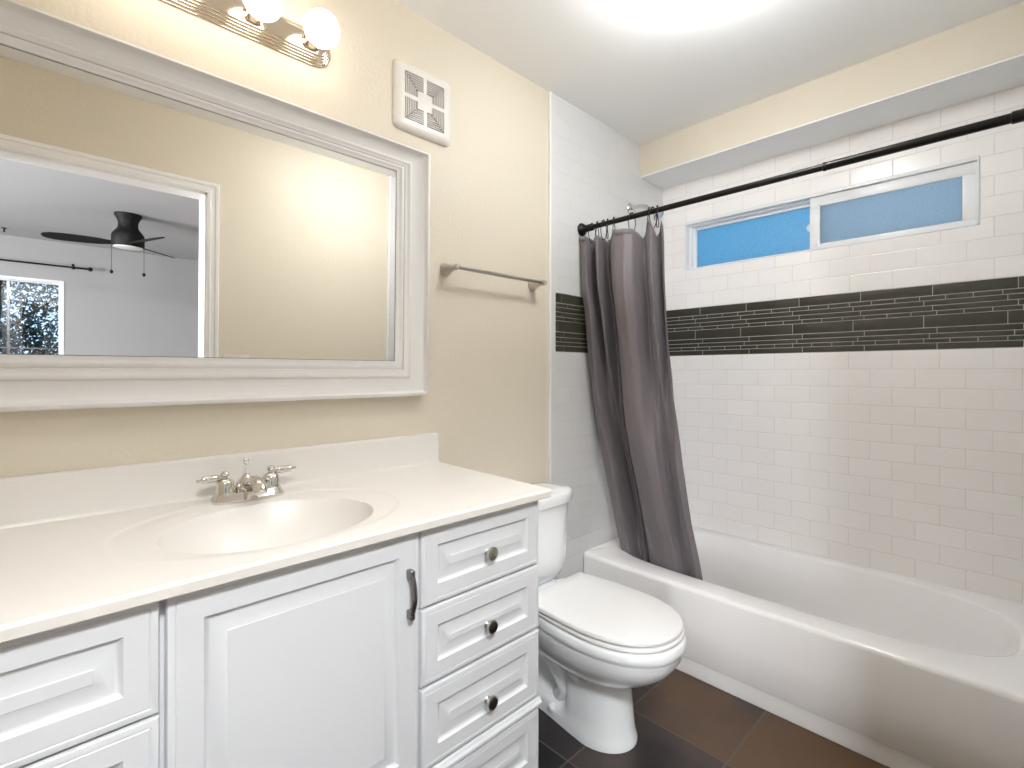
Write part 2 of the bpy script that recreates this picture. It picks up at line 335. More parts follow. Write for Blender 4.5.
MB().box((FX + .066, -.79, WZ0 + .014), (FX + .070, WY1 - .035, WZ1 - .035)).build('window_pane', M['frostL'], win)
lt = MB(); lt.lathe((FX + .052, -.756, 1.905), (1, 0, 0), [(.001, 0), (.017, 0), (.020, .004), (.020, .012)], 24); lt.build('window_latch', M['vinyl'], win)

# ------------------------------------------------------------------ vanity
CX0, CX1, CYF, CZ = -.243, .992, -.545, .868
van = thing('vanity_cabinet', ((CX0 + CX1) / 2, -.27, 0), 'long white vanity cabinet with raised panel doors and drawers under the sink', 'cabinet')
mb = MB(); t = .018; fy = CYF + .019
mb.box((CX0, fy, .10), (CX0 + t, -.001, CZ - .001)); mb.box((CX1 - t, fy, .0), (CX1, -.001, CZ - .001)); mb.box((CX0 + t, fy, .10), (CX1 - t, -.001, .115)); mb.box((CX0 + t, -.01, .115), (CX1 - t, -.001, CZ - .05))
for a, b in ((CX0, CX0 + .03), (.128, .158), (.592, .622), (CX1 - .03, CX1)): mb.box((a, fy - .001, .10), (b, fy + .02, CZ - .001))
for a, b in ((.10, .135), (.29, .33), (.84, CZ - .001)): mb.box((CX0, fy - .0008, a), (CX1, fy + .02, b))
mb.box((CX0, -.47, 0), (CX1 - t, -.455, .10))
mb.build('carcass', M['side'], van)
led = MB(); lp = [(0, 0), (-.007, .002), (-.010, .006), (-.010, .012), (-.006, .016), (-.004, .022), (0, .024)]
led.rings([[(x, CYF + .004 + p[0], .299 + p[1]) for p in lp] for x in (CX0, CX1 + .003)]); led.box((CX0, CYF + .003, .299), (CX1, fy, .322)); led.build('ledge_molding', M['cab'], van)
def panel(x0, x1, z0, z1, st, y=CYF, dst=.017):
    """raised-panel front: nested rings of (inset, depth)"""
    mb = MB(); rg = [(0, dst), (0, .004), (.002, .001), (.005, 0), (.011, 0), (.0125, .0012), (.014, 0), (st, 0), (st + .0025, .0040), (st + .007, .0075), (st + .010, .0078), (st + .030, .0022), (st + .033, .0012), (st + .0345, .0)]
    def ring(i, d): return [(x0 + i, y + d, z0 + i), (x1 - i, y + d, z0 + i), (x1 - i, y + d, z1 - i), (x0 + i, y + d, z1 - i)]
    mb.rings([ring(i, d) for i, d in rg]); return mb
def knob(parent, x, z, y=CYF):
    k = MB(); k.lathe((x, y + .001, z), (0, -1, 0), [(.0095, 0), (.0085, .002), (.0065, .004), (.0065, .009), (.010, .013), (.0155, .015), (.0165, .019), (.0160, .022), (.0135, .0225)], 32)
    ko = k.build('knob', M['nickel'], parent)
    f = MB(); f.lathe((x, y + .001, z), (0, -1, 0), [(.0132, .0215), (.0128, .0242), (.008, .0252), (.0001, .0255)], 32); return ko, f
dr = [(.689, .8655), (.514, .684), (.327, .507), (.125, .295)]
for x0, x1 in ((.610, .990), (-.240, .138)):
    for i, (z0, z1) in enumerate(dr):
        d = panel(x0, x1, z0, z1, .044).build('drawer', M['cab'], van)
        if i < 3 and x0 > 0:
            ko, f = knob(d, .803, (.767, .588, .402)[i])
            fo = MB(); 
            ff = f.build('knob_face', M['nickel'] if i == 0 else M['knobface'], d)
            d['label'] = 'drawer front with a round knob'
dd = panel(.146, .605, .327, .8655, .050).build('door', M['cab'], van)
MBp = panel(.146, .605, .125, .295, .044).build('drawer', M['cab'], van)
h = MB()
hx, hz0, hz1 = .577, .682, .788
pts = []; rad = []
for i in range(17):
    a = i / 16; z = lerp(hz0 + .008, hz1 - .008, a); pts.append((hx, CYF - .015 - .010 * math.sin(math.pi * a), z))
rs = []
for i, p in enumerate(pts):
    w = .0055 + .0015 * math.sin(math.pi * i / 16); th = .0035
    rs.append([(p[0] + w * math.cos(q), p[1] + th * math.sin(q), p[2]) for q in [2 * math.pi * k / 12 for k in range(12)]])
h.rings(rs); h.box((hx - .006, CYF - .019, hz0), (hx + .006, CYF + .0005, hz0 + .020), .003); h.box((hx - .006, CYF - .019, hz1 - .020), (hx + .006, CYF + .0005, hz1), .003)
ho = h.build('handle', M['pewter'], dd); ho['label'] = 'dark arched pull handle'

# countertop with integral basin
BXC, BYC, BA, BB = .380, -.320, .210, .172
RXC, RYC, RA, RB = .382, -.300, .292, .225
def ctop(x, y):
    e = math.hypot((x - BXC) / BA, (y - BYC) / BB); e2 = math.hypot((x - RXC) / RA, (y - RYC) / RB); z = .890
    z -= .0032 * (1 - smooth(.965, 1.0, e2))
    z -= .004 * (1 - smooth(.99, 1.25, e))
    if e < 1.02:
        q = min(1, max(0, 1.02 - e) / 1.02); z -= .135 * (1 - (1 - q) ** 2.6) ** .9
    return z
mb = MB(); nx, ny = 330, 146; y1, y0 = -.022, -.566; xl = -.262
def xr(y): return 1.036 + .037 * y
grid = []
for j in range(ny + 1):
    y = lerp(y1, y0, j / ny)
    for i in range(nx + 1):
        x = lerp(xl, xr(y), i / nx); grid.append((x, y, ctop(x, y) if j < ny else .8875))
for j in (0,):
    pass
fs = [(j * (nx + 1) + i, (j + 1) * (nx + 1) + i, (j + 1) * (nx + 1) + i + 1, j * (nx + 1) + i + 1) for j in range(ny) for i in range(nx)]
mb.add(grid, fs)
# edges: front drop, right drop, left drop
def strip(pts, drops):
    mb.rings([[(p[0] + d[0] * p[3], p[1] + d[0] * p[4], p[2] if k == 0 else d[1]) for p in pts] for k, d in enumerate(drops)], closed=False, cap0=False, cap1=False)
fr = [(lerp(xl, xr(y0), i / 60), y0, .8875, 0, -1) for i in range(61)]
strip(fr, [(0, 0), (.0015, .885), (.0015, .870), (0, .868), (-.05, .868)])
rt = [(xr(lerp(y1, y0, i / 30)), lerp(y1, y0, i / 30), .890 if i < 30 else .8875, 1, 0) for i in range(31)]
strip(rt, [(0, 0), (.0015, .8865), (.0015, .870), (0, .868), (-.04, .868)])
mb.add([(xl, y1, .89), (xl, y0, .89), (xl, y0, .868), (xl, y1, .868)], [(0, 1, 2, 3)])
mb.box((xl, -.0225, .868), (xr(0), -.0008, .889))
ct = mb.build('vanity_countertop', M['counter'], ang=30, fix=False)
tag(ct, 'cream white vanity countertop with a moulded oval sink basin', 'countertop')
bs = MB(); bp_ = [(-.0008, .885), (-.036, .8902), (-.026, .8925), (-.022, .900), (-.0205, .975), (-.019, .988), (-.015, .9925), (-.0008, .9925)]
bs.rings([[(x, p[0], p[1]) for p in bp_] for x in (xl, xr(0) - .005)]); bs.build('backsplash', M['counter'], ct)
dn = MB(); dn.lathe((BXC, BYC, .753), (0, 0, 1), [(.022, 0), (.022, .003), (.016, .004), (.014, .002), (.0001, .002)], 24); dn.build('drain', M['chrome'], ct)

# faucet
FXC, FYC = .395, -.080
fa = thing('sink_faucet', (FXC, FYC, .8895), 'chrome centerset faucet with two lever handles behind the oval basin', 'faucet')
mb = MB()
def oval(hx, hy, z, n=40, c=(FXC, FYC), e=3.2):
    r = []
    for i in range(n):
        a = 2 * math.pi * i / n; ca, sa = math.cos(a), math.sin(a)
        r.append((c[0] + hx * math.copysign(abs(ca) ** (2 / e), ca), c[1] + hy * math.copysign(abs(sa) ** (2 / e), sa), z))
    return r
mb.rings([oval(.084, .040, .8862), oval(.084, .040, .893), oval(.081, .036, .897), oval(.077, .031, .906), oval(.074, .028, .909), oval(.06, .018, .910)])
mb.build('base_plate', M['chrome'], fa)
for sgn in (-1, 1):
    hb = MB(); cx = FXC + sgn * .054
    hb.lathe((cx, FYC, .908), (0, 0, 1), [(.023, 0), (.0215, .004), (.0205, .008), (.0205, .026), (.018, .031), (.011, .036), (.007, .038), (.0065, .041), (.0095, .045), (.010, .049), (.007, .054), (.0001, .056)], 32)
    hd = hb.build('handle', M['chrome'], fa)
    lv = MB(); dx = sgn
    lv.lathe((cx + dx * .004, FYC, .949), (dx, -.10, -.04 if dx < 0 else .02), [(.0045, 0), (.005, .006), (.0080, .012), (.0095, .020), (.0095, .040), (.0080, .046), (.0045, .049), (.003, .053), (.0045, .056), (.003, .059), (.0001, .060)], 24)
    lv.build('lever', M['chrome'], hd)
sp = MB()
sp.lathe((FXC - .004, FYC + .004, .908), (0, 0, 1), [(.024, 0), (.027, .005), (.027, .012), (.022, .022), (.014, .031), (.009, .038), (.007, .042), (.0001, .044)], 32)
path = [(FXC, FYC, .916), (FXC + .002, FYC - .018, .926), (FXC + .004, FYC - .038, .932), (FXC + .006, FYC - .056, .930), (FXC + .007, FYC - .070, .922), (FXC + .007, FYC - .076, .911)]
sp.tube(path, [.019, .019, .018, .017, .0165, .015], 20); sp.build('spout', M['chrome'], fa)
lr = MB(); lr.lathe((FXC - .004, FYC + .006, .945), (0, 0, 1), [(.0025, 0), (.0025, .026), (.004, .028), (.0065, .031), (.0072, .036), (.0065, .041), (.004, .044), (.0001, .045)], 20); lr.build('lift_rod', M['chrome'], fa)

# ------------------------------------------------------------------ wall mirror
mi = thing('wall_mirror', (.37, 0, 1.13), 'wide wall mirror in a thick white moulded frame above the sink', 'mirror')
ox0, ox1, oz0, oz1 = -.245, .975, 1.131, 1.957
prof = [(-.001, .0008), (-.001, .030), (.000, .038), (.002, .040), (.009, .041), (.011, .039), (.0125, .036), (.018, .029), (.027, .0225), (.039, .0180), (.051, .0155), (.059, .0148), (.0605, .0180), (.064, .0195), (.068, .0185), (.070, .0165), (.084, .0155), (.086, .0120), (.088, .0135), (.093, .0150), (.097, .0135), (.099, .0110), (.108, .0095), (.1125, .0085), (.113, .004)]
mb = MB()
ix = .98
fz = .080 / .1125; fb = .115 / .1125
mb.rings([[(ox0 + s, -h, oz0 + s * fb), (ox1 - s, -h, oz0 + s * fb), (ox1 - s, -h, oz1 - s * fz), (ox0 + s, -h, oz1 - s * fz)] for s, h in prof], cap0=False, cap1=False)
mb.build('frame', M['frame'], mi, ang=50)
MB().box((ox0 + .1148, -.0060, oz0 + .1140 * fb), (ox1 - .1148, -.0030, oz1 - .1158 * fz)).build('glass', M['mirror'], mi)
MB().box((ox0 + .01, -.0030, oz0 + .01), (ox1 - .01, -.0010, oz1 - .01)).build('backing', M['dark'], mi)

mi.rotation_euler = (.018, 0, 0)      # hangs with its top edge slightly forward

# ------------------------------------------------------------------ vanity light bar with globe bulbs
LZ = 2.166; LX0, LX1 = .035, .645; LH = .050
vl = thing('vanity_light', ((LX0 + LX1) / 2, 0, LZ), 'polished reeded light bar with round globe bulbs above the mirror', 'light fixture')
def stad(ins, y, n=14):
    r = LH - ins; out = []
    for i in range(n + 1):
        a = -math.pi / 2 + math.pi * i / n; out.append((LX1 - LH + r * math.cos(a), -y, LZ + r * math.sin(a)))
    for i in range(n + 1):
        a = math.pi / 2 + math.pi * i / n; out.append((LX0 + LH + r * math.cos(a), -y, LZ + r * math.sin(a)))
    return out
pr = [(0, .0005), (0, .006)]
for k in range(4):
    b, d = .002 + k * .0055, .006 + k * .006
    for q in range(6):
        a = math.pi / 2 * q / 5; pr.append((b + .0050 * (1 - math.cos(a)), d + .0055 * math.sin(a)))
    pr.append((b + .0055, d + .0050))
pr.append((.0255, .030))
mb = MB(); mb.rings([stad(i, d) for i, d in pr], cap0=False); mb.build('back_plate', M['fix'], vl, ang=28)
for k in range(4):
    bx = .114 + .154 * k
    so = MB(); so.lathe((bx, -.029, LZ), (0, -1, 0), [(.027, 0), (.027, .003), (.0235, .006), (.0225, .018), (.0215, .028), (.019, .034), (.017, .030)], 28, cap1=True); so.build('socket', M['fix'], vl)
    bu = MB(); bu.lathe((bx, -.056, LZ), (0, -1, 0), [(.014, 0), (.017, .006)] + [(.0475 * math.sin(a), .0485 - .0475 * math.cos(a)) for a in [math.radians(26 + 154 * i / 16) for i in range(17)]], 32)
    bu.build('bulb', M['bulb'], vl)

# ------------------------------------------------------------------ exhaust vent grille
VX, VZ, VH = .976, 2.146, .117
ve = thing('exhaust_vent', (VX, 0, VZ), 'square ivory exhaust fan grille high on the wall right of the mirror', 'vent')
def rsq(h, r, y, n=6):
    out = []
    for cx, cz, a0 in ((h - r, h - r, 0), (-(h - r), h - r, 90), (-(h - r), -(h - r), 180), (h - r, -(h - r), 270)):
        for i in range(n + 1):
            a = math.radians(a0 + 90 * i / n); out.append((VX + cx + r * math.cos(a), -y, VZ + cz + r * math.sin(a)))
    return out
mb = MB(); mb.rings([rsq(VH, .022, .0005), rsq(VH, .022, .005), rsq(VH - .004, .022, .012), rsq(VH - .012, .018, .017), rsq(VH - .026, .010, .019), rsq(.081, .004, .0195), rsq(.080, .003, .010)], cap0=False, cap1=False)
mb.build('cover', M['plastic'], ve, ang=50)
MB().box((VX - .082, -.010, VZ - .082), (VX + .082, -.004, VZ + .082)).build('shade_backing', M['dark'], ve)  # dark sheet stands in for the shade behind the slots
mb = MB()
mb.box((VX - .031, -.0195, VZ - .031), (VX + .031, -.009, VZ + .031), .001)
for k in range(6):
    o = .0365 + k * .0074; w = .0029
    for s1, s2 in ((1, 1), (1, -1), (-1, 1), (-1, -1)):
        mb.box((VX + s1 * .006, -.0188, VZ + s2 * o), (VX + s1 * (o + w), -.010, VZ + s2 * (o + w)))
        mb.box((VX + s1 * o, -.0188, VZ + s2 * .006), (VX + s1 * (o + w), -.010, VZ + s2 * (o + w)))
for a, b in (((-.081, -.0065), (-.030, .0065)), ((.030, -.0065), (.081, .0065)), ((-.0065, -.081), (.0065, -.030)), ((-.0065, .030), (.0065, .081))):
    mb.box((VX + a[0], -.0194, VZ + a[1]), (VX + b[0], -.0095, VZ + b[1]))
mb.build('louver', M['plastic'], ve)

# ------------------------------------------------------------------ towel bar
TZ = 1.583
tb = thing('towel_bar', (1.31, 0, TZ), 'empty brushed nickel towel bar on the cream wall beside the mirror', 'towel bar')
for x in (1.076, 1.533):
    p = MB(); p.lathe((x, -.0005, TZ), (0, -1, 0), [(.024, 0), (.025, .004), (.0235, .009), (.021, .013), (.014, .035), (.010, .050), (.0095, .058), (.0115, .062), (.0115, .074), (.009, .079), (.0001, .081)], 28); p.build('post', M['nickel'], tb)
b = MB(); b.tube([(1.07, -.068, TZ), (1.538, -.068, TZ)], .0075, 16); b.build('bar', M['nickel'], tb)

# ------------------------------------------------------------------ toilet
TX = 1.385
to = thing('toilet', (TX, -.38, 0), 'white two-piece toilet with closed lid between vanity and bathtub', 'toilet')
def egg(yb, yf, ws, z, n=22):
    """closed outline symmetric about TX; ws: table of (t, halfwidth), t 0 back .. 1 front; cosine spaced"""
    R = [];
    for i in range(n + 1):
        t = .5 - .5 * math.cos(math.pi * i / n); R.append((interp(ws, t), lerp(yb, yf, t)))
    return [(TX + w, y, z) for w, y in R] + [(TX - w, y, z) for w, y in reversed(R)]
def rnd(yb, yf, w, z, wb=None, p=2.2, tm=.52, n=44):
    """egg: back half-width wb at t=0 rising to w at t=tm then an elliptical front"""
    wb = w * .6 if wb is None else wb; R = []
    for i in range(n + 1):
        t = .5 - .5 * math.cos(math.pi * i / n)
        if t < tm: q = t / tm; ww = wb + (w - wb) * math.sin(q * math.pi / 2) ** .9
        else: q = (t - tm) / (1 - tm); ww = w * max(0, 1 - q ** p) ** (1 / p)
        R.append((max(ww, .0008), lerp(yb, yf, t)))
    return [(TX + w_, y, z) for w_, y in R] + [(TX - w_, y, z) for w_, y in reversed(R)]
bowl = MB()
foot = lambda s, z, yf: egg(-.10, yf, [(0, .055 * s), (.04, .078 * s), (.35, .080 * s), (.62, .098 * s), (.74, .104 * s)] + [(.74 + .26 * math.sin(q * math.pi / 24), .104 * s * math.cos(q * math.pi / 24) + .0005) for q in range(1, 13)], z, 44)
neck = lambda z, yf, wf, wb: egg(-.10, yf, [(0, wb * .7), (.05, wb), (.53, wb * .97), (.565, lerp(wb, wf, .5)), (.60, wf * .95), (.76, wf)] + [(.76 + .24 * math.sin(q * math.pi / 24), wf * math.cos(q * math.pi / 24) + .0005) for q in range(1, 13)], z, 44)
rs = [foot(1.0, 0, -.592), foot(1.0, .012, -.592), foot(.985, .022, -.588), foot(.96, .040, -.584)]
rs += [neck(.055, -.582, .096, .074), neck(.075, -.580, .095, .052), neck(.11, -.577, .093, .046), neck(.15, -.574, .091, .046), neck(.18, -.574, .091, .050)]
rs += [neck(.197, -.580, .094, .066), rnd(-.13, -.600, .110, .212, .07, 2.4, .6), rnd(-.15, -.640, .132, .232, .08, 2.3, .56), rnd(-.17, -.685, .154, .260, .09), rnd(-.18, -.720, .172, .292, .10), rnd(-.185, -.740, .182, .325, .11),
       rnd(-.19, -.744, .183, .345, .12), rnd(-.19, -.746, .1835, .350, .12), rnd(-.19, -.750, .187, .354, .12), rnd(-.19, -.751, .188, .365, .12), rnd(-.19, -.750, .187, .381, .12), rnd(-.19, -.745, .182, .387, .12), rnd(-.20, -.70, .15, .388, .09)]
bowl.rings(rs)
# deck under the tank and the sculpted trapway bulges on both flanks
bowl.box((TX - .115, -.26, .30), (TX + .115, -.04, .388), .02)
bowl.box((TX - .085, -.20, .02), (TX + .085, -.07, .33), .03)
for s in (-1, 1):
    bowl.tube([(TX + s * .075, -.30, .36), (TX + s * .088, -.345, .30), (TX + s * .082, -.395, .235), (TX + s * .070, -.425, .19), (TX + s * .05, -.44, .16)], [.03, .036, .034, .028, .02], 16)
    bowl.tube([(TX + s * .05, -.22, .30), (TX + s * .062, -.27, .235), (TX + s * .062, -.33, .165), (TX + s * .056, -.36, .12), (TX + s * .045, -.33, .07), (TX + s * .03, -.28, .05)], [.035, .034, .032, .030, .026, .02], 16)
bowl.build('bowl', M['porcelain'], to, ang=60)
for s in (-1, 1):
    bc = MB(); bc.lathe((TX + s * .077, -.318, .030), (s * .55, 0, .8), [(.0155, 0), (.0155, .008), (.012, .018), (.006, .023), (.0001, .024)], 20); bc.build('bolt_cap', M['porcelain'], to)
st = MB(); st.rings([rnd(-.235, -.741, .179, .3895, .150), rnd(-.235, -.745, .183, .393, .152), rnd(-.235, -.745, .183, .400, .152), rnd(-.235, -.741, .180, .404, .150)]); st.build('seat', M['seat'], to, ang=50)
ld = MB(); ld.rings([rnd(-.247, -.736, .177, .4075, .158), rnd(-.247, -.741, .182, .4105, .163), rnd(-.247, -.741, .182, .418, .163), rnd(-.249, -.737, .179, .4225, .160), rnd(-.255, -.715, .165, .4255, .150), rnd(-.30, -.60, .09, .4265, .10)]); ld.build('lid', M['seat'], to, ang=40)
for s in (-1, 1):
    hg = MB(); hg.box((TX + s * .075 - .022, -.245, .388), (TX + s * .075 + .022, -.212, .408), .005); hg.build('hinge', M['seat'], to)
def tk(hx, yb, yf, z, e=4.0, n=48):
    c = (TX, (yb + yf) / 2); return oval(hx, abs(yf - yb) / 2, z, n, c, e)
ta = MB(); ta.rings([tk(.09, -.05, -.165, .3885), tk(.125, -.045, -.178, .392), tk(.155, -.035, -.186, .405), tk(.172, -.028, -.192, .43), tk(.180, -.025, -.196, .47), tk(.186, -.022, -.198, .56), tk(.192, -.02, -.200, .65), tk(.195, -.02, -.202, .688)]); ta.build('tank', M['porcelain'], to, ang=50)
tl = MB(); tl.rings([tk(.198, -.016, -.206, .6885), tk(.206, -.012, -.214, .693), tk(.208, -.010, -.216, .712), tk(.208, -.010, -.216, .727), tk(.205, -.013, -.213, .736), tk(.196, -.02, -.204, .741), tk(.15, -.05, -.17, .7425)]); tl.build('tank_lid', M['porcelain'], to, ang=50)
fl = MB(); fl.lathe((TX - .13, -.203, .655), (0, -1, 0), [(.012, 0), (.012, .008), (.008, .012)], 16); fl.box((TX - .135, -.222, .650), (TX - .065, -.213, .660), .003); fl.build('flush_lever', M['chrome'], to)

# ------------------------------------------------------------------ bathtub
TUX0, TUX1, TUY0, TUY1, RZ = 1.869, XE - .002, -.0085, YS + .0095, .353
tub = MB()
def srect(x0, x1, ya, yb, z, e, n=96, e2=None):
    cx, cy, hx, hy = (x0 + x1) / 2, (ya + yb) / 2, abs(x1 - x0) / 2, abs(yb - ya) / 2; out = []
    for i in range(n):
        a = 2 * math.pi * (i + .5) / n; ca, sa = math.cos(a), math.sin(a)
        ee = e if sa > 0 or e2 is None else e2
        out.append((cx + hx * math.copysign(abs(ca) ** (2 / ee), ca), cy + hy * math.copysign(abs(sa) ** (2 / ee), sa), z))
    return out
def orect(i, z): return srect(TUX0 + i, TUX1, TUY1, TUY0, z, 60) if i == 0 else srect(TUX0 + i, TUX1, TUY1, TUY0, z, 60)
R = [orect(.004, .067), orect(.0, .072), orect(0, .20), orect(0, .335), orect(.003, .3455), orect(.010, .3515), orect(.020, RZ)]
iy0, iy1 = -.078, -1.472
R += [srect(1.972, 2.585, iy1, iy0, RZ, 5.0, e2=3.2), srect(1.980, 2.576, iy1 + .008, iy0 - .006, RZ - .003, 5, e2=3.2), srect(1.988, 2.568, iy1 + .016, iy0 - .012, RZ - .012, 5, e2=3.2),
      srect(2.000, 2.555, iy1 + .045, iy0 - .022, .24, 5, e2=3.2), srect(2.02, 2.535, iy1 + .10, iy0 - .04, .12, 4.5, e2=3.2), srect(2.045, 2.51, iy1 + .15, iy0 - .06, .075, 4.2, e2=3.2), srect(2.08, 2.475, iy1 + .20, iy0 - .10, .062, 4, e2=3.2), srect(2.2, 2.35, iy1 + .5, iy0 - .4, .058, 4)]
tub.rings(R, cap0=False)
tag(tub.build('bathtub', M['tub'], ang=50), 'white alcove bathtub along the tiled window wall', 'bathtub')
dt = bpy.data.objects['bathtub']
dr_ = MB(); dr_.lathe((2.28, -.30, .059), (0, 0, 1), [(.03, 0), (.03, .003), (.02, .004), (.0001, .003)], 24); dr_.build('drain', M['chrome'], dt)

# ------------------------------------------------------------------ shower rod, rings, curtain
RX, RZZ = 1.866, 1.885
sr = thing('shower_rod', (RX, -.76, RZZ), 'black tension rod running across the tub opening', 'curtain rod')
b = MB(); b.tube([(RX, -.015, RZZ), (RX, -1.01, RZZ)], .0115, 20); b.build('inner_tube', M['bronze'], sr)
b = MB(); b.tube([(RX, -1.01, RZZ), (RX, YS + .025, RZZ)], .0135, 20); b.lathe((RX, -1.005, RZZ), (0, -1, 0), [(.0115, 0), (.0145, .003), (.0145, .010), (.0135, .012)], 20); b.build('outer_tube', M['bronze'], sr)
b = MB(); b.lathe((RX, -.0085, RZZ), (0, -1, 0), [(.030, 0), (.031, .005), (.028, .010), (.024, .012), (.024, .017), (.019, .021), (.0165, .026), (.0165, .065), (.013, .068)], 28); b.build('end_cap', M['bronze'], sr)
b = MB(); b.lathe((RX, YS + .0095, RZZ), (0, 1, 0), [(.030, 0), (.031, .005), (.028, .010), (.024, .012), (.019, .021), (.0165, .026), (.0165, .062), (.013, .065)], 28); b.build('end_cap', M['bronze'], sr)
FW = Vector((math.cos(PSI), math.sin(PSI), 0)); RT = Vector((math.sin(PSI), -math.cos(PSI), 0))
def Yat(u, x):                                               # where a measured pixel column meets the plane x = const
    h = FW + RT * ((u - 512) / F_PX); return -CAM_D + h.y / h.x * x
ring_u = [592, 597.4, 603.7, 607.5, 614, 632, 648.8, 653, 657.5]
rn = MB(); pp = []
for i in range(28):
    a = 2 * math.pi * i / 28; sx = math.sin(a); cz = math.cos(a)
    wdt = .018 if cz > 0 else .018 * (1 - .35 * (-cz)); pp.append((wdt * sx, .003 * math.sin(a * 2), -.027 + (.0435 if cz > 0 else .045) * cz))
rn.tube(pp, .0017, 8, closed=True)
for a in (-.5, 0, .5): rn.sphere((.0175 * math.sin(a), 0, -.027 + .0435 * math.cos(a) + .001), .0038, 10, 8)
words = ['nearest the wall, first from the left', 'second from the wall', 'third from the wall', 'fourth from the wall', 'fifth from the wall', 'alone above the wide flat fold', 'on the near side of the open gathered end', 'in the middle of the gathered end', 'at the free end of the curtain, last from the wall']
proto = None
for k, u in enumerate(ring_u):
    y = Yat(u, RX)
    if proto is None: o = proto = rn.build('curtain_ring', M['bronze'], loc=(0, 0, 0))
    else: o = proto.copy(); COL.objects.link(o)
    o.location = (RX, y, RZZ); o.rotation_euler = (0, 0, (-.5, .3, -.2, .6, .35, -.45, .3, -.5, .4)[k])
    tag(o, 'dark wire shower curtain ring, ' + words[k], 'curtain ring', 'shower curtain rings on the black rod')
# curtain edges measured down the drop: (z, y) with the cloth drifting into the tub
def XC(z): return RX + .180 * smooth(1.75, .25, z) ** .9 if z < 1.75 else RX
def zrow(u, v):                                              # height and Y of an outline point on the drifting cloth
    z = 1.2
    for _ in range(30):
        x = XC(z); h = FW + RT * ((u - 512) / F_PX); tt = x / h.x; z = CAM_H + (V0 - v) / F_PX * tt
    return z, -CAM_D + h.y * tt
Le = sorted(zrow(*p) for p in [(578.5, 237), (580.5, 290), (583.4, 310), (587, 350), (590.5, 380.6), (594, 420), (599, 450), (604.7, 478), (612.5, 515), (619, 551), (621, 566)])
Re = sorted(zrow(*p) for p in [(664.5, 220), (666, 240), (669.5, 300), (674.8, 380), (675.5, 400), (684, 465), (693, 525), (702.5, 578), (704.5, 592)])
_y0, _y1 = Yat(578.5, RX), Yat(664.5, RX)
def hv(u, v):
    h = FW + RT * ((u - 512) / F_PX); return ((Yat(u, RX) - _y0) / (_y1 - _y0), CAM_H + (V0 - v) / F_PX * RX / h.x)
top = [hv(*p) for p in [(578.5, 239), (581, 237.5), (592, 238.5), (594.5, 244), (597, 236.5), (603, 237), (604.8, 241), (606.5, 237), (613, 238.5), (614.8, 231.5), (620, 232), (633, 229.5), (637, 232), (640, 236), (643, 230), (648.5, 219.5), (651, 220), (653, 229), (655, 235), (657, 229), (659.5, 222), (663, 221), (664.5, 226)]]
def prof_top(s):   # fold depth, towards the room is negative
    t = [(0, .010), (.06, -.020), (.13, -.024), (.158, .01), (.18, .050), (.205, .045), (.225, .005), (.24, -.022), (.28, -.020), (.30, .02), (.325, .040), (.345, .018), (.37, .045), (.395, .025), (.42, -.02), (.48, -.034), (.58, -.034), (.66, -.016), (.73, .030), (.77, .036), (.82, -.01), (.86, -.026), (.90, .02), (.93, .035), (.965, -.01), (1, -.020)]
    return interp(t, s)
def prof_bot(s):
    t = [(0, .02), (.05, -.010), (.14, -.024), (.19, -.014), (.225, .030), (.26, .055), (.30, .050), (.335, .035), (.37, .058), (.395, .035), (.42, -.012), (.50, -.032), (.62, -.036), (.74, -.028), (.80, -.004), (.83, .022), (.87, .006), (.93, -.018), (1, -.004)]
    return interp(t, s)
cu = MB(); ns, nz = 220, 110; G = []
ZB = .262
for j in range(nz + 1):
    tj = j / nz
    for i in range(ns + 1):
        s = i / ns; zt = interp(top, s); z = lerp(zt, ZB, tj)
        yl, yr = interp(Le, z), interp(Re, z)
        b = smooth(1.6, .7, z)
        acc = 0
        for q in (-.012, -.006, 0, .006, .012): acc += lerp(prof_top(s + q), prof_bot(s + q), b) / 5
        damp = lerp(1.0, .50, smooth(.55, .34, z)); acc *= damp * lerp(1.2, 2.0, smooth(1.8, 1.5, z))
        yy = lerp(yl, yr, s); xx = XC(z) + acc + .004 * math.sin(9 * z + 5 * s)
        # follow the viewing ray so the fold keeps its silhouette column
        G.append((xx, yy + .35 * acc * (.2 if s < .05 or s > .97 else 1), z))
cu.add(G, [(j * (ns + 1) + i, (j + 1) * (ns + 1) + i, (j + 1) * (ns + 1) + i + 1, j * (ns + 1) + i + 1) for j in range(nz) for i in range(ns)])
co = cu.build('shower_curtain', M['curtain'], ang=80, fix=False)
so = co.modifiers.new('thickness', 'SOLIDIFY'); so.thickness = .0012
tag(co, 'dark grey shower curtain bunched at the wall and tucked into the tub', 'shower curtain')
hm = MB(); H = []
for j in range(2):
    for i in range(ns + 1):
        p = G[i]; s = i / ns; H.append((p[0] - .0016, p[1] - .0004, p[2] - (.002 if j == 0 else .026)))
hm.add(H, [(i, ns + 1 + i, ns + 2 + i, i + 1) for i in range(ns)]); ho = hm.build('hem', M['curtain'], co, ang=80, fix=False)
so = ho.modifiers.new('thickness', 'SOLIDIFY'); so.thickness = .001

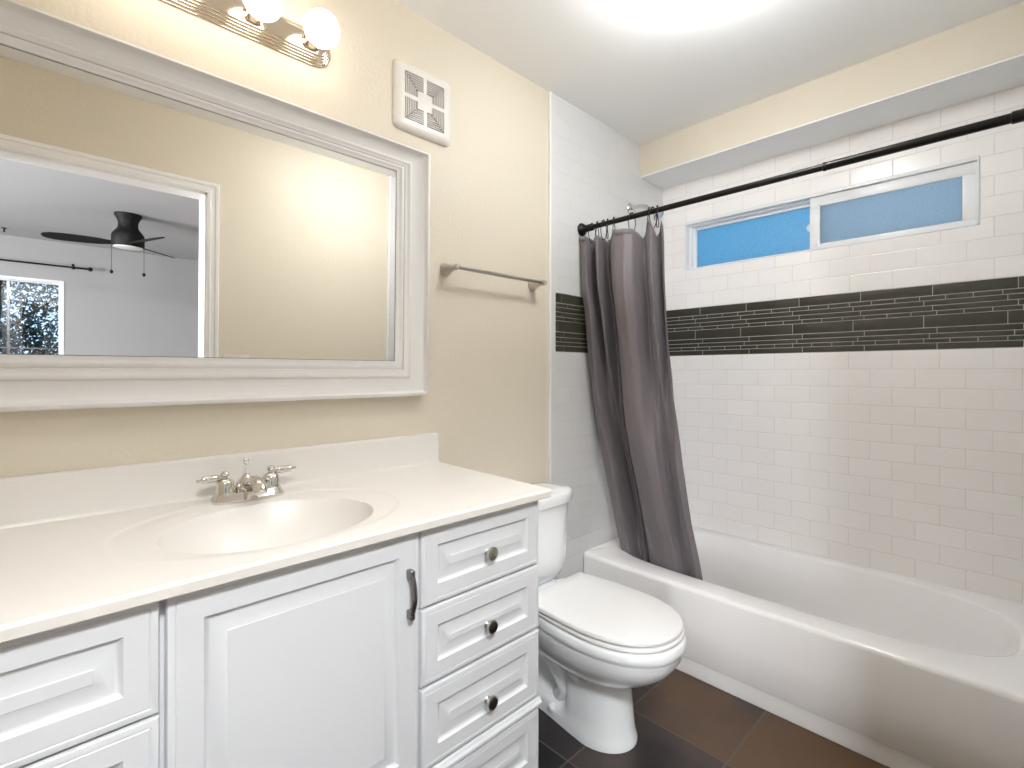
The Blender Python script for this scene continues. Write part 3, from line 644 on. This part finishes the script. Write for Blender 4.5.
# shower head on its arm, above the rod
sh = thing('shower_fixture', (2.287, 0, 2.083), 'chrome shower head arm on the tiled wall behind the rod', 'shower head')
b = MB(); b.lathe((2.287, -.0065, 2.083), (0, -1, 0), [(.028, 0), (.030, .003), (.026, .008), (.012, .012)], 28); b.build('flange', M['chrome'], sh)
b = MB(); b.tube([(2.287, -.008, 2.083), (2.287, -.06, 2.083), (2.287, -.10, 2.072), (2.287, -.135, 2.046)], .0105, 16); b.build('arm', M['chrome'], sh)
b = MB(); b.lathe((2.287, -.132, 2.049), (0, -.66, -.62), [(.013, 0), (.016, .012), (.012, .02), (.014, .028), (.030, .052), (.032, .06), (.028, .064)], 28); b.build('nozzle', M['chrome'], sh)

# ------------------------------------------------------------------ what the mirror shows: switch plate, bedroom
sw = thing('switch_plate', (.785, YS, 1.192), 'ivory double switch plate on the cream wall, seen in the mirror', 'switch')
MB().box((.722, YS + .0005, 1.134), (.848, YS + .007, 1.249), .003).build('plate', M['plastic'], sw)
for x in (.756, .814):
    b = MB(); b.box((x - .006, YS + .004, 1.180), (x + .006, YS + .014, 1.203), .002); b.build('toggle', M['plastic'], sw)
BY0, BY1, BX0, BX1, BZC = YS - .115, -6.06, -3.0, 2.75, 2.44
struct(MB().box((BX0 - .1, BY1 - .1, -.1), (BX1 + .1, BY0, -.001)), 'floor_bedroom', M['bedfloor'])
struct(MB().box((BX0 - .1, BY1 - .1, BZC), (BX1 + .1, BY0, BZC + .1)), 'ceiling_bedroom', M['bedceil'])
struct(MB().box((BX1, BY1 - .1, 0), (BX1 + .1, BY0, BZC)), 'wall_bedroom_east', M['greyw'])
mb = MB(); BWX0, BWX1, BWZ0, BWZ1 = -1.25, .241, .90, 2.012
mb.box((BX0 - .1, BY1 - .12, 0), (BWX0, BY1, BZC)); mb.box((BWX1, BY1 - .12, 0), (BX1, BY1, BZC)); mb.box((BWX0, BY1 - .12, 0), (BWX1, BY1, BWZ0)); mb.box((BWX0, BY1 - .12, BWZ1), (BWX1, BY1, BZC))
struct(mb, 'wall_bedroom_south', M['greyw'])
mb = MB(); mb.box((BX0 - .1, BY1, 0), (BX0, -4.05, BZC)); mb.box((BX0 - .1, -2.55, 0), (BX0, BY0, BZC)); mb.box((BX0 - .1, -4.05, 0), (BX0, -2.55, .8)); mb.box((BX0 - .1, -4.05, 2.1), (BX0, -2.55, BZC))  # opening added in the unseen side wall to let the fill light in
struct(mb, 'wall_bedroom_west', M['greyw'])
mb = MB(); mb.box((BX0, BY0 - .01, 0), (XW - .1, BY0, BZC)); mb.box((DX0 - .3, BY0 - .01, 0), (DX0 - .001, BY0, BZC)); mb.box((DX1, BY0 - .01, 0), (BX1, BY0, BZC)); mb.box((DX0, BY0 - .01, DZ), (DX1, BY0, BZC))
struct(mb, 'wall_bedroom_north', M['greyw'])
w2 = MB()
def fr2(mb, y0, y1, a, b, c, d, w): mb.box((a, y0, c), (b, y1, c + w)); mb.box((a, y0, d - w), (b, y1, d)); mb.box((a, y0, c + w), (a + w, y1, d - w)); mb.box((b - w, y0, c + w), (b, y1, d - w))
fr2(w2, BY1 - .11, BY1 + .008, BWX0, BWX1, BWZ0, BWZ1, .032); fr2(w2, BY1 - .09, BY1 - .05, BWX0 + .032, BWX1 - .032, BWZ0 + .032, BWZ1 - .032, .012)
w2.box((BWX0, BY1 - .02, BWZ0 - .03), (BWX1, BY1 + .04, BWZ0), .003)
struct(w2, 'window_2', M['vinyl']); w2o = bpy.data.objects['window_2']
b = MB(); b.box((-.212, BY1 - .075, BWZ0 + .03), (-.188, BY1 - .06, BWZ1 - .03)); b.box((BWX0 + .03, BY1 - .074, 1.243), (BWX1 - .03, BY1 - .062, 1.258)); b.box((-.66, BY1 - .075, BWZ0 + .03), (-.64, BY1 - .06, BWZ1 - .03)); b.build('window_muntin', M['pewter'], w2o)
MB().box((BWX0 + .03, BY1 - .086, BWZ0 + .03), (BWX1 - .03, BY1 - .082, BWZ1 - .03)).build('window_pane', M['clear'], w2o)
# curtain rod over the bedroom window
cr_ = thing('curtain_rod', (-.46, BY1, 2.20), 'thin black curtain rod over the bedroom window, seen in the mirror', 'curtain rod')
b = MB(); b.tube([(-1.42, BY1 + .085, 2.165), (.450, BY1 + .085, 2.165)], .0095, 12); b.build('pole', M['black'], cr_)
for x in (.460, -1.43): b = MB(); b.sphere((x, BY1 + .085, 2.165), .024, 16, 10); b.build('finial', M['black'], cr_)
for x in (.315, -1.30): b = MB(); b.box((x - .008, BY1 + .0005, 2.155), (x + .008, BY1 + .09, 2.167)); b.box((x - .012, BY1 + .0005, 2.16), (x + .012, BY1 + .005, 2.215)); b.sphere((x, BY1 + .085, 2.163), .019, 12, 8); b.build('bracket', M['black'], cr_)
# ceiling fan
fx, fyy = .589, -4.02
cf = thing('ceiling_fan', (fx, fyy, BZC), 'black hugger ceiling fan with three blades, seen in the mirror', 'ceiling fan')
b = MB(); b.lathe((fx, fyy, BZC - .0005), (0, 0, -1), [(.098, 0), (.098, .014), (.090, .03), (.076, .055), (.070, .085), (.074, .12), (.095, .15), (.113, .175), (.117, .19), (.117, .272), (.112, .282), (.108, .284)], 36); b.build('motor_housing', M['fan'], cf)
b = MB(); b.lathe((fx, fyy, BZC - .2845), (0, 0, -1), [(.106, 0), (.102, .005), (.08, .010), (.04, .013), (.0001, .014)], 32); b.build('light_bowl', M['vinyl'], cf)
# the mirror swaps near and far: view direction towards the fan in real space
dv = Vector((fx, -(fyy) + CAM_D, 0)); vd = Vector((dv.x, -dv.y, 0)).normalized(); rgt = Vector((-vd.y, vd.x, 0))   # image right after reflection
if rgt.x < 0: rgt = -rgt
for ang in (172, 292, 52):
    a = math.radians(ang); d = (rgt * math.cos(a) + vd * math.sin(a)).normalized(); n = Vector((-d.y, d.x, 0)); R = []
    for t, w in ((.09, .028), (.14, .034), (.19, .048), (.30, .058), (.42, .060), (.50, .054), (.545, .038), (.563, .018), (.567, .002)):
        c = Vector((fx, fyy, BZC - .252)) + d * t; tw = n * w; up = Vector((0, 0, -w * .30))
        R.append([c + tw + up, c + tw + up + Vector((0, 0, -.007)), c - tw - up + Vector((0, 0, -.007)), c - tw - up])
    m_ = MB(); m_.rings(R); m_.build('blade', M['fan'], cf)
for s in (-1, 1):
    p = Vector((fx, fyy, 0)) + rgt * (.112 * s); b = MB(); b.tube([(p.x, p.y, 2.165), (p.x, p.y, 1.94)], .0018, 6); b.sphere((p.x, p.y, 1.93), .013, 10, 8, (1, 1, 1.3)); b.build('pull_chain', M['black'], cf)
hk = MB(); hk.lathe((-.215, -5.62, BZC - .0005), (0, 0, -1), [(.02, 0), (.02, .006), (.006, .01), (.006, .03), (.012, .034), (.0001, .046)], 14)
tag(hk.build('ceiling_hook', M['black'], loc=(-.215, -5.62, BZC)), 'small dark hook on the bedroom ceiling, seen in the mirror', 'hook')
# tree outside the bedroom window
tr = thing('garden_tree', (-.6, -8.6, 0), 'leafy dark tree outside the bedroom window, seen in the mirror', 'tree')
tk_ = MB(); rr = random.Random(3)
tk_.tube([(-.6, -8.6, 0), (-.55, -8.6, .9), (-.42, -8.55, 1.8), (-.3, -8.6, 3.0), (-.35, -8.6, 4.0)], [.16, .13, .10, .07, .03], 10)
tips = []
for k in range(30):
    z0 = rr.uniform(.9, 3.4); a = rr.uniform(0, 6.28); L = rr.uniform(.6, 1.5); p0 = Vector((-.5, -8.6, z0)); d = Vector((math.cos(a), math.sin(a) * .7, rr.uniform(-.1, .7)))
    p1 = p0 + d * L * .5 + Vector((0, 0, rr.uniform(-.1, .1))); p2 = p0 + d * L; tk_.tube([p0, p1, p2], [.035, .02, .006], 6); tips += [p1, p2, p0 + d * L * .75]
tk_.build('trunk', M['bark'], tr)
lf = MB()
for c in tips:
    for _ in range(280):
        q = c + Vector((rr.gauss(0, .26), rr.gauss(0, .22), rr.gauss(0, .24))); s = rr.uniform(.022, .048)
        u = Vector((rr.gauss(0, 1), rr.gauss(0, 1), rr.gauss(0, 1))).normalized(); w = u.orthogonal().normalized()
        lf.add([q - u * s, q + w * s * .45, q + u * s, q - w * s * .45], [(0, 1, 2, 3)])
lo = lf.build('foliage', M['leaf'], tr, fix=False)
gd = MB(); gd.box((-9, -16, -.25), (7, BY1 - .14, -.15)); struct(gd, 'floor_garden', mat('garden_ground', (.05, .08, .03), .9, var=.4))

# ------------------------------------------------------------------ unseen dome lamps added to fill bathroom and bedroom with light
LX, LY = 1.38, -.86
cl = thing('added_fill_lamp', (LX, LY, ZC), 'unseen round white fill lamp added under the bathroom ceiling', 'added fill lamp')
b = MB(); b.lathe((LX, LY, ZC - .0005), (0, 0, -1), [(.065, 0), (.068, .006), (.060, .018), (.012, .022), (.012, .04)], 36); b.build('base', M['trim'], cl)
b = MB(); b.lathe((LX, LY, ZC - .038), (0, 0, -1), [(.012, 0), (.08, .006), (.125, .025), (.140, .050), (.135, .075), (.11, .098), (.07, .112), (.03, .117), (.0001, .118)], 36); b.build('glass_dome', M['dome'], cl)
cb = thing('added_fill_lamp', (-.06, -2.10, BZC), 'unseen round white fill lamp added in the bedroom just outside the bathroom door', 'added fill lamp')  # second fill lamp, added out of view to light the bathroom through the doorway
b = MB(); b.lathe((-.06, -2.10, BZC - .0005), (0, 0, -1), [(.185, 0), (.188, .006), (.18, .018), (.17, .020)], 36); b.build('base', M['trim'], cb)
b = MB(); b.lathe((-.06, -2.10, BZC - .019), (0, 0, -1), [(.168, 0), (.172, .012), (.165, .028), (.14, .044), (.10, .054), (.05, .059), (.0001, .060)], 36); b.build('glass_dome', M['dome2'], cb)
